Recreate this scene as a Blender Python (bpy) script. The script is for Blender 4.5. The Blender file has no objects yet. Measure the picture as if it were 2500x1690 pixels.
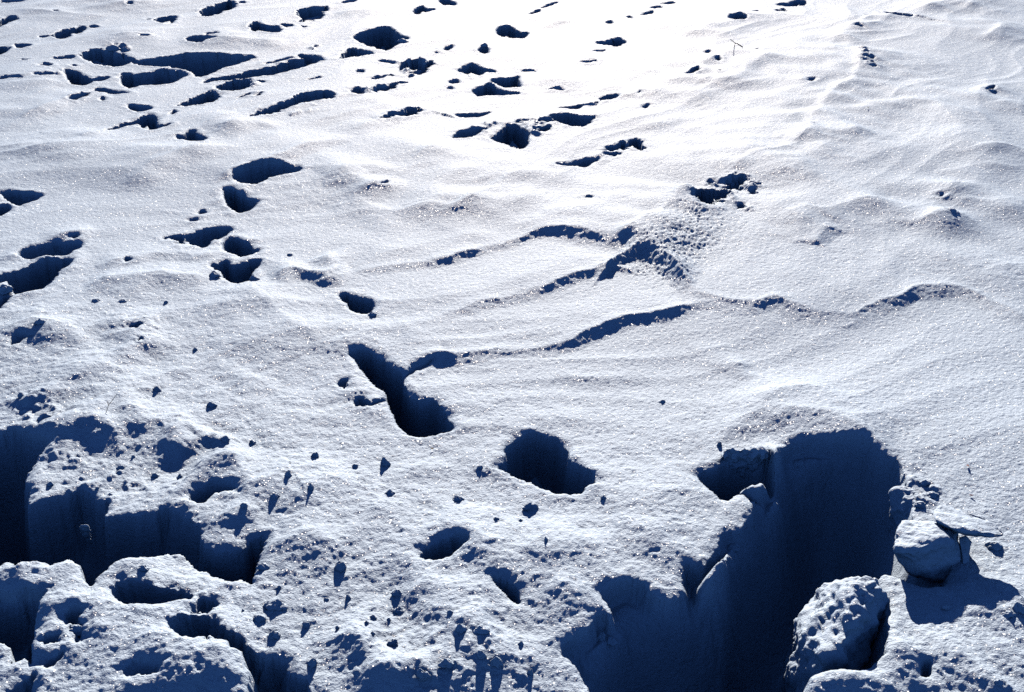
import bpy, bmesh, math, random, time
import numpy as np
from mathutils import Vector
T0 = time.time()
R = math.radians
scene = bpy.context.scene
C = scene.collection

# ------------------------------------------------------------------ camera, sky, sun, exposure
CAM_H, PITCH, FPX = 1.60, R(24.6), 2805.0          # metres, down tilt, focal length in px of a 2324 px wide picture
cam_d = bpy.data.cameras.new('camera'); cam = bpy.data.objects.new('camera', cam_d); C.objects.link(cam)
cam.location = (0, 0, CAM_H); cam.rotation_euler = (math.pi/2 - PITCH, 0, 0)
cam_d.sensor_width = 36; cam_d.lens = 36*FPX/2324; cam_d.clip_start = 0.05; cam_d.clip_end = 3000
scene.camera = cam

SUN_EL, SUN_AZ = R(20), R(2)                       # azimuth from +Y, positive to the right
world = bpy.data.worlds.new('World'); scene.world = world; world.use_nodes = True
wn = world.node_tree.nodes; wl = world.node_tree.links
sky = wn.new('ShaderNodeTexSky'); sky.sky_type = 'NISHITA'; sky.sun_disc = False
sky.sun_elevation = SUN_EL; sky.sun_rotation = SUN_AZ
sky.altitude = 4000; sky.air_density = 0.65; sky.dust_density = 0.0; sky.ozone_density = 7.0
wn['Background'].inputs['Strength'].default_value = 0.05
wl.new(sky.outputs[0], wn['Background'].inputs['Color'])
sun_d = bpy.data.lights.new('sun', 'SUN'); sun = bpy.data.objects.new('sun', sun_d); C.objects.link(sun)
sun_d.energy = 5.0; sun_d.angle = R(0.5); sun_d.color = (1.0, 0.87, 0.74)
sun.rotation_euler = (-(math.pi/2 - SUN_EL), 0, -SUN_AZ)
scene.view_settings.view_transform = 'Standard'; scene.view_settings.look = 'None'
scene.view_settings.exposure = 0.80; scene.view_settings.gamma = 1.0
try: scene.view_settings.use_curve_mapping = False
except Exception: pass
scene.render.engine = 'CYCLES'
scene.cycles.max_bounces = 1; scene.cycles.diffuse_bounces = 0; scene.cycles.glossy_bounces = 0
scene.cycles.use_denoising = False

# ------------------------------------------------------------------ measured points -> metres on the snow
def at(px, py, z=0.0):
    """ground position (metres) of a surveyed point of the 2500 x 1690 photograph, at height z"""
    dx = (px*0.9296 - 1162)/FPX; dy = -(py*0.9296 - 785.5)/FPX
    cy, sy = math.cos(PITCH), math.sin(PITCH)
    d = (dx, cy + dy*sy, -sy + dy*cy)
    t = (z - CAM_H)/d[2]
    return (d[0]*t, d[1]*t)
ORG = dict(A=(0,0), B=(830,0), C=(1660,0), D=(0,560), E=(830,560), F=(1660,560), G=(0,1120), H=(830,1120), I=(1660,1120))
def src(s, x, y): o = ORG[s]; return o[0] + x*0.36285, o[1] + y*0.36285
def P(s, x, y, z=0.0): return at(*src(s, x, y), z)
def PL(s, txt, z=0.0):
    v = [float(q) for q in txt.replace(',', ' ').split()]
    return np.array([P(s, v[i], v[i+1], z) for i in range(0, len(v), 2)])

# ------------------------------------------------------------------ noise
def _hash(ix, iy, seed):
    h = (ix.astype(np.int64)*374761393 + iy.astype(np.int64)*668265263 + seed*1442695041) & 0xffffffff
    h = ((h ^ (h >> 13))*1274126177) & 0xffffffff
    return (h ^ (h >> 16)) & 0xffff
def noise(x, y, seed=0):
    ix = np.floor(x); iy = np.floor(y); fx = (x-ix).astype(np.float32); fy = (y-iy).astype(np.float32)
    def g(a, b):
        an = _hash(ix+a, iy+b, seed)*(2*math.pi/65536)
        return np.cos(an)*(fx-a) + np.sin(an)*(fy-b)
    ux = fx*fx*fx*(fx*(fx*6-15)+10); uy = fy*fy*fy*(fy*(fy*6-15)+10)
    n0 = g(0,0)*(1-ux) + g(1,0)*ux; n1 = g(0,1)*(1-ux) + g(1,1)*ux
    return (n0*(1-uy) + n1*uy)*1.5
def fbm(x, y, seed=0, o=3, gain=.5):
    s = 0; a = 1
    for k in range(o): s = s + a*noise(x*2**k, y*2**k, seed+k*17); a *= gain
    return s
def sstep(a, b, v):
    t = np.clip((v-a)/(b-a), 0, 1); return t*t*(3-2*t)

# ------------------------------------------------------------------ the sheet of snow: a grid, fine near the trodden part
NR, NC = 1260, 960
yd = np.exp(np.linspace(math.log(1.62), math.log(13.5), NR-70))
far = 13.5*np.exp(np.linspace(0, math.log(900/13.5), 36))[1:]
back = np.concatenate([-np.geomspace(120, .5, 14)+1.0, np.linspace(.6, 1.6, 22)])
Yr = np.unique(np.concatenate([back, yd, far])); NR = len(Yr)
uc = np.linspace(-.56, .56, NC-60)
side = .56 + np.geomspace(.004, 60, 31)[1:]
U = np.concatenate([-side[::-1], uc, side]); NC = len(U)
G = 0.62 + np.maximum(Yr, 0)*0.86
X = (G[:, None]*U[None, :]).astype(np.float64); Y = np.repeat(Yr[:, None], NC, 1)
near = (Y < 40) & (np.abs(X) < 40)
H = np.zeros_like(X)
# warp fields for crumbled edges
WX = .010*noise(X*14, Y*14, 5) + .006*noise(X*37, Y*37, 6) + .0035*noise(X*90, Y*90, 26)
WY = .014*noise(X*14, Y*14, 7) + .008*noise(X*37, Y*37, 8) + .0045*noise(X*90, Y*90, 28)

def window(x0, x1, y0, y1):
    r0, r1 = np.searchsorted(Yr, [y0, y1]); r0 = max(r0-1, 0); r1 = min(r1+1, NR)
    gm, gM = G[r0:r1].min(), G[r0:r1].max()
    lo = x0/(gm if x0 < 0 else gM); hi = x1/(gM if x1 < 0 else gm)
    c0, c1 = np.searchsorted(U, [lo, hi]); return slice(r0, r1), slice(max(c0-1, 0), min(c1+1, NC))
def seg_dist(x, y, p, closed):
    n = len(p); best = np.full(x.shape, 1e9); arc = np.zeros(x.shape); sgn = np.zeros(x.shape)
    inside = np.zeros(x.shape, bool); L = 0.0
    for i in range(n if closed else n-1):
        a = p[i]; b = p[(i+1) % n]; ex, ey = b-a; l2 = ex*ex+ey*ey+1e-12; l = math.sqrt(l2)
        t = np.clip(((x-a[0])*ex + (y-a[1])*ey)/l2, 0, 1)
        d = np.hypot(x-a[0]-t*ex, y-a[1]-t*ey); m = d < best
        best = np.where(m, d, best)
        if closed:
            if ey != 0:
                c = ((a[1] > y) != (b[1] > y)) & (x < (y-a[1])*ex/ey + a[0]); inside ^= c
        else:
            arc = np.where(m, L + t*l, arc); sgn = np.where(m, ex*(y-a[1]) - ey*(x-a[0]), sgn); L += l
    if closed: return np.where(inside, -best, best)
    return np.where(sgn >= 0, best, -best), arc/max(L, 1e-9)
def smooth_line(p, closed, n=2):
    """Chaikin corner cutting"""
    for _ in range(n):
        q = []
        m = len(p)
        for i in range(m if closed else m-1):
            a, b = p[i], p[(i+1) % m]; q += [a*.75+b*.25, a*.25+b*.75]
        if not closed: q = [p[0]] + q + [p[-1]]
        p = np.array(q)
    return p

PART = np.full(X.shape, -1, np.int32); PARTS = []          # which hollow each point of the sheet belongs to
def pit(s, txt, depth=None, wall=.022, name=None, label=None, crumble=.6, rim=.006, k=1.0, bowl=0.0, soft=1):
    """a hollow trodden or broken into the snow"""
    p = PL(s, txt) if isinstance(txt, str) else txt
    p = smooth_line(p, True, soft)
    ext = p[:,1].max()-p[:,1].min(); yc = p[:,1].mean()
    view = CAM_H/yc
    if depth is None: depth = min(.42, max(.05, k*ext*max(math.tan(SUN_EL), view)*1.1))
    m = .16
    w = window(p[:,0].min()-m, p[:,0].max()+m, p[:,1].min()-m, p[:,1].max()+m)
    x = X[w] + WX[w]*crumble; y = Y[w] + WY[w]*crumble*(1+.12*yc)
    d = seg_dist(x, y, p, True)
    ins = np.clip(-d, 0, None)
    if depth > .13:                                    # crumbled rim, smoother wall below it
        d0 = seg_dist(X[w], Y[w], p, True)
        ins = np.clip(-(d0 + (d-d0)*np.exp(-np.clip(-d0, 0, None)/.03)), 0, None)
    q = 1-(1-np.clip(ins/wall, 0, 1))**2
    if bowl: q = q*(1-bowl) + bowl*sstep(0, bowl*.25+.05, ins)
    D = depth*q*(1+.12*noise(X[w]*9, Y[w]*9, 61))
    if depth > .13:
        B = D.copy()
        for _ in range(3):
            for ax, r in ((0, 15), (1, 13)):
                r = min(r, (B.shape[ax]-2)//2)
                c = np.cumsum(np.concatenate([np.repeat(B.take([0], ax), r+1, ax), B, np.repeat(B.take([-1], ax), r, ax)], ax), ax)
                n = B.shape[ax]
                B = (c.take(range(2*r+1, 2*r+1+n), ax) - c.take(range(0, n), ax))/(2*r+1)
        kk = sstep(.004, .05, ins); D = D*(1-kk) + np.minimum(B, depth*1.1)*kk
    H[w] -= D
    H[w] -= .008*np.clip(1-np.clip(d, 0, None)/.028, 0, 1)**2        # rounded lip
    H[w] += rim*np.exp(-(np.clip(d, 0, None)/.045)**2)*(d > 0)*(.6+.9*noise(X[w]*16, Y[w]*16, 44))
    if name:
        PARTS.append((name, label)); t = PART[w]; t[d < 0] = len(PARTS)-1; PART[w] = t
    return p
SK = dict(A=.8, B=.8, C=.8, E=1.0, F=.8, D=.6, G=.62, H=.55, I=.42)
def scarp(s, txt, h=.03, wf=.07, wb=.3, t0=.15, t1=.15, rough=1.0, pw=None, lip=.26):
    """a wind-cut crest: a back slope, a front facing right of its direction; height eased off at both ends"""
    p = PL(s, txt) if isinstance(txt, str) else txt
    p = smooth_line(p, False, 2)
    ch = p[-1]-p[0]; L = float(np.hypot(*ch)); ux, uy = ch/L
    if s in 'GHI' or (s == 'D' and txt[0] != '-'): wb = min(wb, .13)
    e = .5*max(wf, wb)/L; t0 = min(.48, max(t0, e)); t1 = min(.48, max(t1, e))
    pt = (p[:,0]-p[0,0])*ux + (p[:,1]-p[0,1])*uy; pv = -(p[:,0]-p[0,0])*uy + (p[:,1]-p[0,1])*ux
    ex = e*L*.6; pt = np.maximum.accumulate(pt); pt = pt + np.arange(len(pt))*1e-6
    m = max(wf, wb*2.2)+.05
    w = window(p[:,0].min()-m-ex, p[:,0].max()+m+ex, p[:,1].min()-m-ex, p[:,1].max()+m+ex)
    qx = X[w]+WX[w]*rough*.7-p[0,0]; qy = Y[w]+WY[w]*rough*.7-p[0,1]
    t = qx*ux + qy*uy; d = -qx*uy + qy*ux - np.interp(t, pt, pv); a = (t+ex)/(L+2*ex)
    tap = sstep(0, t0, a)*sstep(0, t1, 1-a)
    tap = tap*(1+.35*rough*noise(X[w]*5, Y[w]*5, 77))
    q = np.clip(-d, 0, None)/wf
    f = np.clip(1-q, 0, 1)**pw if pw else .5*(1-sstep(0, 1, q)) + .5*np.clip(1-q, 0, 1)**1.5
    b = (1-lip)*np.exp(-(np.clip(d, 0, None)/wb)**2) + lip*np.exp(-(np.clip(d, 0, None)/.035)**2)
    H[w] += SK.get(s, .42)*h*tap*np.where(d < 0, f, b)
def mound(s, x, y, rx, ry, h, rot=0, pw=2):
    cx, cy = P(s, x, y)
    m = 2.4*max(rx, ry); w = window(cx-m, cx+m, cy-m, cy+m)
    c, q = math.cos(R(rot)), math.sin(R(rot))
    dx, dy = X[w]-cx, Y[w]-cy; a = (dx*c+dy*q)/rx; b = (-dx*q+dy*c)/ry
    H[w] += h*np.exp(-(a*a+b*b)**(pw/2))
def lumps(s, txt, amp=.02, scale=22, edge=.06, ridged=True):
    """broken crumbly snow inside an outline"""
    p = smooth_line(PL(s, txt), True, 1)
    m = edge; w = window(p[:,0].min()-m, p[:,0].max()+m, p[:,1].min()-m, p[:,1].max()+m)
    d = seg_dist(X[w]+WX[w]*2, Y[w]+WY[w]*2, p, True)
    k = sstep(edge*.5, -edge, d)
    n = fbm(X[w]*scale, Y[w]*scale*.8, 91, 3, .55)
    n = np.clip(n+.1, 0, 2) if ridged else n
    H[w] += .6*amp*k*n

# ---- wind texture of the whole field
ww = .35*noise(X*.9, Y*.9, 3)
lod = np.clip(1.2-Y/14, .25, 1)
def drifts(deg, k):
    c, q = math.cos(R(deg)), math.sin(R(deg)); A1 = X*c + Y*q; B1 = -X*q + Y*c
    h = .022*noise(A1*.35, B1*.9+ww, 11+k) + .009*noise(A1*.7, B1*2.0+ww, 12+k)
    rid = 1-np.abs(noise(A1*.9, B1*3.4+ww*3, 13+k)); h += .0060*(rid**2-.4)
    rid = 1-np.abs(noise(A1*2.0+3, B1*7.5+ww*5, 14+k)); h += .0014*(rid**2-.4)
    return h
fw = sstep(3.6, 6.8, Y+.5*X)                               # the wind ran more along the view farther out
H += drifts(24, 0)*(1-fw) + 1.25*drifts(56, 40)*fw
patch = sstep(-.1, .6, noise(X*1.1+9, Y*1.1, 19))
H += patch*.0012*fbm(X*22, Y*22, 20, 2)
H += .0013*noise(X*70, Y*70, 31)*lod + .0009*noise(X*150, Y*150, 32)*lod
# the trodden lower left is rougher
wl_ = sstep(3.9, 2.2, Y + X*.55)*sstep(8, 5, Y)
H += wl_*(.0085*fbm(X*4.5, Y*4.5, 41, 2) + .0030*fbm(X*17, Y*17, 42, 3, .6))
keep0 = np.exp(-((X)/30)**2-((Y-5)/30)**2)
H *= .25+.75*keep0; H += (1-keep0)*.5*noise(X*.03, Y*.03, 99)*np.clip((np.hypot(X, Y)-14)/40, 0, 1)

# ---- soft crests (left to right, the front faces the camera)
S = scarp
S('A', '0,1055 150,1045 300,1025 440,1000 540,950 680,890', .035, .35, .35)
S('A', '880,1240 960,1180 1070,1110 1200,1070 1400,1010', .04, .22, .4)
S('A', '1500,1200 1870,1090 2000,1030 2150,970 2260,955', .03, .10, .4)
S('A', '1480,905 1560,870 1650,840 1780,850', .035, .2, .3)
S('A', '0,870 130,805 400,700 500,650 610,620', .04, .14, .4, .4, .05)
S('A', '640,260 870,255 960,250 1060,262', .04, .3, .5)
S('A', '1280,270 1600,275 1780,285 2000,278', .04, .3, .5)
S('A', '0,590 200,570 430,560', .03, .3, .5)
S('A', '600,50 860,45 960,20 1100,0', .04, .4, .6)
S('A', '0,95 150,90 300,100 700,110', .03, .4, .6)
S('B', '0,95 150,95 260,90', .03, .3, .4)
S('B', '100,890 250,830 300,800 450,740 540,720 700,770', .03, .15, .4)
S('B', '0,1190 130,1150 240,1140', .03, .15, .3)
S('B', '0,1240 60,1225 110,1225', .02, .1, .3)
S('B', '500,1110 560,1065 610,1040 700,1000 780,985 900,990', .035, .3, .4)
S('B', '180,1310 300,1270 350,1255', .02, .15, .3)
S('B', '700,1480 800,1440 900,1380 1100,1250 1300,1165 1430,1125', .045, .35, .5)
S('B', '0,1380 150,1365 230,1410 360,1450 500,1430 620,1420 760,1445 900,1400', .03, .3, .3)
S('B', '1380,1480 1450,1440 1530,1410 1600,1400', .02, .25, .3)
S('B', '1240,120 1300,150 1450,165 1600,150', .03, .3, .5)
S('B', '1230,540 1400,535 1600,545', .02, .3, .4)
S('B', '1900,650 2050,625 2200,560 2315,530', .035, .4, .5)
S('B', '2040,880 2120,850 2260,795', .02, .1, .3)
S('C', '0,690 40,670 130,640 330,560 500,480 640,390', .02, .3, .3)
S('C', '0,560 40,535 110,490 150,470 200,440 270,425 330,382 450,380 600,385 650,400', .05, .5, .5, .05, .2)
S('C', '60,240 170,215 330,140 400,110 480,80 560,95', .04, .4, .5)
S('C', '1075,200 1160,190 1300,125 1370,98 1500,110 1600,135', .05, .4, .5)
S('C', '1040,270 1100,262 1180,280', .03, .3, .4)
S('C', '1620,75 1700,60 1760,70', .03, .25, .4)
S('C', '1920,80 1990,30 2060,10 2150,0', .04, .4, .5)
S('C', '2050,270 2150,230 2160,190 2260,165 2315,180', .04, .3, .5)
S('C', '340,1205 450,1120 560,1080 700,1060 800,1000 860,950 870,870 930,780 1000,690 1070,610 1180,580 1215,480 1225,350', .06, .7, .5, .02, .1)
S('C', '810,980 850,955 950,990 1080,1005', .025, .25, .3)
S('C', '1130,950 1180,930 1280,935', .015, .15, .3)
S('C', '1250,720 1450,705 1650,715 1850,760 2100,830', .035, .5, .5)
S('C', '2100,730 2200,715 2315,700', .03, .3, .4)
S('C', '2040,630 2090,605 2150,625 2230,640', .03, .2, .3)
S('C', '1980,1060 2100,1030 2200,1025 2315,1035', .035, .35, .5)
S('C', '1820,1180 2000,1145 2150,1140 2315,1150', .025, .3, .4)
S('C', '460,1215 560,1190 700,1175 820,1160', .03, .25, .3)
S('C', '640,1510 790,1475 870,1455 940,1475 1050,1458 1200,1405 1420,1395', .035, .3, .3)
S('C', '1400,1520 1560,1530 1680,1520 1760,1465 1810,1448 1860,1470', .035, .22, .3)
S('C', '1700,1380 1780,1340 1880,1260', .03, .15, .3)
S('C', '1850,1400 1950,1375 2050,1385 2140,1390 2250,1353 2315,1360', .04, .3, .3)
S('E', '100,290 260,262 500,235 690,222 850,170 1000,130 1180,90 1290,45 1400,22 1500,35 1640,45 1760,90', .011, .06, .35, .15, .2, pw=1.4)
S('E', '640,232 750,205 850,172 950,150', .005, .035, .1, pw=1.3)
S('E', '1150,98 1290,45 1400,22 1500,35 1600,50', .003, .03, .15, pw=1.2)
S('E', '200,200 500,120 800,60 960,40', .009, .12, .25)
S('E', '560,640 700,590 850,545 1000,500 1170,468 1320,430 1450,388 1560,335 1680,313 1760,285 1850,275 1950,290', .012, .055, .35, .3, .2, pw=1.3)
S('E', '1200,460 1320,430 1450,388 1560,335 1680,313 1760,285 1850,275 1950,290', .006, .032, .15, .3, .2, pw=1.3)
S('E', '1850,235 1950,195 2060,155 2150,200 2240,270 2315,380 2387,460 2467,470 2557,500 2717,525 2827,520 2907,490 2987,500 3167,560 3337,570 3467,575 3547,530 3647,490 3787,460 3867,410 3987,395 4087,390 4217,400 4347,470 4487,530 4602,580', .014, .11, .4, .08, .05, pw=1.3)
S('E', '1760,320 1880,215 1950,188 2060,150 2150,195 2240,265 2330,390', .028, .13, .15, .2, .2, pw=1.2)
S('E', '2380,462 2467,470 2557,500 2717,525 2827,520 2907,490 2987,505', .005, .035, .1, pw=1.2)
S('E', '3800,450 3867,412 3987,395 4087,390 4217,400 4347,470', .005, .08, .1, pw=1.2)
S('E', '425,985 520,900 640,868 760,865 880,842 1000,825 1170,820 1320,815 1450,790 1560,750 1700,690 1860,630 2000,605 2150,585 2315,552 2400,520 2460,520', .012, .06, .35, .02, .1, pw=1.3)
S('E', '425,985 470,930 540,895 640,868 760,860', .010, .035, .08, pw=1.3)
S('E', '1380,805 1450,788 1560,750 1700,690 1860,630 2000,605 2150,585 2315,552 2400,520', .008, .035, .12, .3, .2, pw=1.3)
S('E', '900,960 1250,905 1400,900', .005, .12, .2)
S('E', '1480,960 1620,1000 1850,1000 1950,945 2090,940', .006, .10, .2)
S('E', '880,1000 1000,1060 1100,1120 1250,1230 1400,1370', .008, .22, .25)
S('E', '500,1090 650,1050 850,1110 1000,1240', .007, .2, .2)
S('E', '1850,110 1930,80 2010,40 2100,0 2230,-100 2287,-170 2350,-240', .060, .32, .35, .02, .02)
S('E', '330,640 400,650 480,690 540,800', .012, .2, .2)
S('E', '-60,820 30,760 200,720 260,780', .012, .12, .2)
S('F', '200,890 260,895 310,880', .012, .08, .2)
S('F', '360,910 430,910', .012, .06, .1)
S('F', '370,970 460,960', .012, .06, .1)
S('F', '800,115 880,120 930,115 935,60 970,35 1060,20', .018, .07, .15)
S('F', '470,1230 540,1220 620,1150 800,1100 1000,1120', .018, .15, .2)
S('F', '330,1330 420,1300 600,1268 860,1290 1000,1310 1150,1380 1260,1460 1350,1500', .03, .16, .2)
S('F', '2000,330 2100,290 2250,250 2315,235', .03, .25, .35)
S('D', '1640,400 1800,540 1900,640 2010,690 2100,760 2200,790 2315,765', .045, .35, .18)
S('D', '640,380 800,350 1000,335 1090,320 1200,345 1300,340 1400,345', .035, .16, .3)
S('D', '740,430 880,420 1010,430', .02, .1, .2)
S('D', '700,240 860,210 1000,175 1200,165 1290,175', .02, .08, .25)
S('D', '1290,200 1400,165 1500,150', .025, .07, .2)
S('D', '340,60 480,40 620,0', .02, .07, .2)
S('D', '0,190 60,180 120,200', .015, .08, .1)
S('D', '1870,330 1960,285 2060,300 2180,340 2300,265', .045, .12, .25)
S('D', '2100,215 2180,190 2260,240', .03, .12, .15)
S('D', '0,780 60,720 170,680 260,650 310,690 450,680 520,720', .04, .2, .3)
S('D', '700,640 860,660 940,640 1010,690', .025, .12, .2)
S('D', '740,740 850,730 980,775 1110,800', .03, .15, .2)
S('D', '740,880 800,855 860,870 910,900', .025, .09, .12)
S('D', '350,1010 520,960 700,960 850,1000', .03, .3, .3)
S('D', '150,1180 300,1160 420,1200', .03, .08, .15)
S('D', '560,1280 700,1200 800,1190 900,1260 950,1310', .035, .22, .2)
S('D', '900,1400 960,1350 1040,1330 1080,1350', .025, .08, .12)
S('D', '1110,1480 1200,1400 1260,1360 1340,1400 1400,1400', .045, .11, .2)
S('D', '1150,1570 1250,1510 1330,1450 1400,1440', .03, .07, .1)
S('D', '1480,1470 1540,1400 1550,1440', .03, .05, .08)
S('D', '380,1480 520,1370 620,1355 740,1375 790,1420', .045, .12, .2)
S('D', '330,1440 420,1340 490,1310', .03, .07, .1)
S('D', '1600,1060 1660,1010 1760,1000', .018, .12, .15)
S('G', '1200,260 1320,130 1400,70 1480,50 1560,50 1640,120 1700,240', .06, .20, .25)
S('G', '1700,240 1800,210 1900,150 1960,110 2000,180', .035, .15, .2)
S('G', '1880,420 2000,330 2150,200 2315,195 2400,200 2520,260', .05, .32, .25)
S('G', '1780,640 1900,620 2050,610 2160,560 2220,650', .045, .28, .25)
S('G', '1500,480 1620,400 1720,420', .03, .14, .15)
S('G', '750,820 850,740 960,720 1030,700', .03, .18, .15)
S('G', '0,900 100,850 250,860', .03, .12, .15)
S('G', '1050,1320 1150,1250 1400,1310 1600,1400', .02, .2, .2)
S('G', '1290,1470 1400,1420 1520,1430 1600,1480', .03, .1, .2)
S('H', '180,420 280,400 420,425 560,430 620,500', .03, .25, .2)
S('H', '690,520 780,460 900,380 960,350 1010,400', .035, .20, .2)
S('H', '850,700 900,670 1000,650 1070,640', .025, .10, .15)
S('H', '1100,760 1160,700 1280,700 1380,640 1480,580 1600,580 1700,650', .04, .28, .25)
S('H', '1780,300 1850,330 1950,340 2080,330 2200,290 2290,240', .05, .26, .2)
S('H', '1400,960 1500,920 1620,960', .03, .15, .15)
S('H', '440,960 560,890 620,870 720,890', .03, .12, .12)
S('H', '590,1060 680,1050 760,1080 780,1110', .03, .13, .12)
S('H', '770,1170 850,1140 950,1150 1000,1200', .04, .10, .12)
S('H', '250,1560 330,1430 420,1390 500,1430', .05, .16, .15)
S('H', '500,1440 700,1390 880,1330 1000,1290 1130,1290 1200,1310', .06, .20, .15)
S('H', '0,1240 100,1230 130,1260 200,1250', .03, .10, .12)
S('G', '230,1040 420,1000 700,1030 900,1090 1150,1190 1300,1330', .05, .34, .15, rough=.5)
S('G', '-200,860 60,830 300,850 520,800 700,850', .05, .30, .12, rough=.5)
S('G', '500,1400 800,1350 1100,1370 1400,1400 1640,1440', .035, .30, .12, rough=.5)
S('D', '-100,700 150,650 400,690 600,800 700,1000', .03, .5, .3, rough=.5)
S('D', '250,1180 500,1120 800,1130 1100,1280 1300,1330', .03, .35, .2, rough=.5)
S('H', '1850,480 2050,560 2250,660 2330,700', .03, .25, .15, rough=.5)
S('I', '1340,1500 1420,1350 1500,1330 1640,1350 1700,1420', .05, .12, .15)
S('I', '1900,1060 2150,1110 2250,980 2315,900', .04, .18, .2)
S('I', '1750,1350 2000,1250 2200,1300 2315,1330', .04, .25, .2)
S('I', '2050,1580 2115,1490 2150,1530', .04, .08, .12)
lumps('G', '200,0 450,-60 900,60 1200,200 1000,330 700,260 250,120', .014, 26)
lumps('D', '0,1150 150,1080 420,1180 500,1300 330,1420 200,1380 0,1360', .018, 22)
lumps('D', '640,560 800,540 930,620 1150,740 900,760 700,640', .010, 26)
lumps('H', '940,-20 1060,-10 1090,120 1160,180 1000,240 900,150', .012, 30)
lumps('H', '350,1080 600,1050 1200,1250 1300,1570 450,1570 0,1400 0,1200', .012, 18)
lumps('A', '680,330 740,280 880,310 870,345', .05, 12)
lumps('A', '2060,300 2120,280 2170,320 2060,330', .04, 12)
lumps('A', '330,470 480,460 440,520 240,530', .03, 14)
lumps('A', '1500,590 1700,520 1790,545 1700,600', .04, 12)
lumps('A', '1880,800 2140,700 2160,760 1900,810', .03, 12)
lumps('B', '1130,840 1300,770 1450,790 1460,900 1290,940', .035, 14)
lumps('B', '800,880 1010,820 1120,830 1000,900 800,930', .03, 16)
lumps('B', '340,470 480,390 640,400 640,440 500,510', .05, 12)
lumps('B', '80,640 420,540 450,570 300,620 100,660', .04, 14)
lumps('B', '1780,980 1900,960 1950,1010 1800,1050', .04, 14)
lumps('C', '160,1290 180,1220 460,1200 560,1280 500,1350 330,1400', .04, 14)
lumps('C', '340,1450 430,1380 480,1440 380,1480', .03, 16)
lumps('C', '0,1380 330,1440 640,1480 600,1700 300,1800 0,1800 -300,1700 -250,1600', .004, 40, .25, False)
lumps('C', '1200,350 1250,350 1320,480 1200,480', .03, 16)
lumps('I', '1500,130 1620,120 1760,230 1740,320 1600,350 1480,260', .03, 26)
lumps('E', '1780,180 2050,60 2400,-150 2600,-60 2450,330 2300,420 1900,330', .008, 75, .16, False)
lumps('C', '-250,1700 0,1380 120,1380 300,1450 300,1650 0,1850', .006, 70, .2, False)
mound('C', 1810, 1500, .10, .14, .03)
mound('F', 1200, 1250, .5, .3, .02)
mound('I', 650, 60, .05, .06, .05)
print('soft relief', round(time.time()-T0, 1))

# ---- hollows, footprints, holes
FP = 'footprint'
pit('A', '0,8 60,4 150,8 162,18 90,28 0,24', name=FP)
pit('A', '-40,170 40,135 90,124 135,140 80,155 30,180 -30,215', name=FP)
pit('A', '240,246 350,235 400,200 500,185 545,165 592,183 560,205 530,230 470,230 480,250 430,262 395,272 370,250 330,250', name=FP)
pit('A', '590,170 640,168 670,180 600,188')
pit('A', '90,305 140,300 200,310 205,325 130,345', name=FP, k=.7)
pit('A', '-30,330 30,318 72,335 60,355 -20,395', name=FP)
pit('A', '1030,130 1130,100 1195,106 1170,150 1125,175 1045,148', name=FP)
pit('A', '1340,75 1380,50 1420,38 1500,15 1560,-5 1595,40 1530,60 1480,90 1420,105 1380,112 1345,98', name=FP, crumble=1.5)
pit('A', '1590,12 1650,8 1640,18')
pit('A', '2010,75 2080,65 2150,55 2215,60 2200,80 2150,85 2180,100 2140,130 2060,150 2010,148 2040,120 1995,105', name=FP, crumble=1.5)
pit('A', '1670,180 1725,150 1760,175 1850,180 1900,200 1870,232 1790,225 1735,210 1715,228 1690,200', name=FP)
pit('A', '1875,162 1960,158 1970,180 1910,188', k=.7)
pit('A', '2010,175 2070,178 2050,188')
pit('A', '1235,265 1330,250 1400,255 1485,268 1400,280 1340,295 1290,285', name=FP)
pit('A', '1380,235 1450,226 1485,238 1400,245')
pit('A', '540,370 580,350 640,335 740,350 860,370 905,392 860,420 780,440 680,435 600,415 560,395', name=FP, crumble=1.2, label='wide dark hollow below a pile of broken snow lumps')
pit('A', '870,400 960,395 1100,378 1250,350 1400,345 1500,350 1600,365 1740,366 1640,400 1500,440 1400,480 1330,497 1290,465 1170,440 1100,430 1000,435 920,425', name='trench', label='long dark trench, the widest of the far tracks')
pit('A', '805,482 860,478 900,490 1000,475 1080,450 1150,455 1280,482 1200,510 1130,545 1040,550 930,550 880,572 820,555', name=FP)
pit('A', '430,478 470,468 520,485 610,520 620,545 560,558 490,560 455,530', name=FP, k=.8)
pit('A', '615,520 720,500 740,510 660,530 620,538', k=.8)
pit('A', '1360,525 1400,510 1470,500 1600,480 1700,455 1850,430 1960,400 2050,390 2110,425 2190,415 2130,432 2030,465 1900,490 1750,505 1600,520 1490,530 1420,530 1380,545', name='trench', label='long narrow trench rising to the right behind the tracks')
pit('A', '1985,358 2080,365 2130,375 2195,415 2120,428 2060,400')
pit('A', '1780,410 1900,385 1985,372 1900,400 1800,415')
pit('A', '628,580 660,570 740,585 880,612 780,620 700,615 640,600', name=FP)
pit('A', '1190,690 1250,665 1330,640 1390,600 1440,605 1482,635 1460,665 1400,685 1300,700 1220,710', name=FP, crumble=1.4)
pit('A', '1440,575 1500,550 1600,530 1680,525 1702,560 1660,590 1570,608 1500,600', name=FP, crumble=1.4)
pit('A', '1715,545 1785,540 1780,556 1730,556')
pit('A', '1680,810 1750,765 1870,730 1970,690 2040,645 2110,640 2265,645 2240,690 2140,700 2050,705 1960,735 1890,770 1800,782 1720,800', name='trench', label='slanting dark scarp hollow right of the far footprints', crumble=1.2)
pit('A', '840,690 900,695 1035,705 990,730 940,742 890,728', name=FP, k=.8)
pit('A', '700,880 800,835 900,800 990,758 1030,760 1055,790 1050,830 1080,850 1162,838 1100,865 1020,882 960,865 940,830 850,838 760,868', name=FP)
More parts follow.
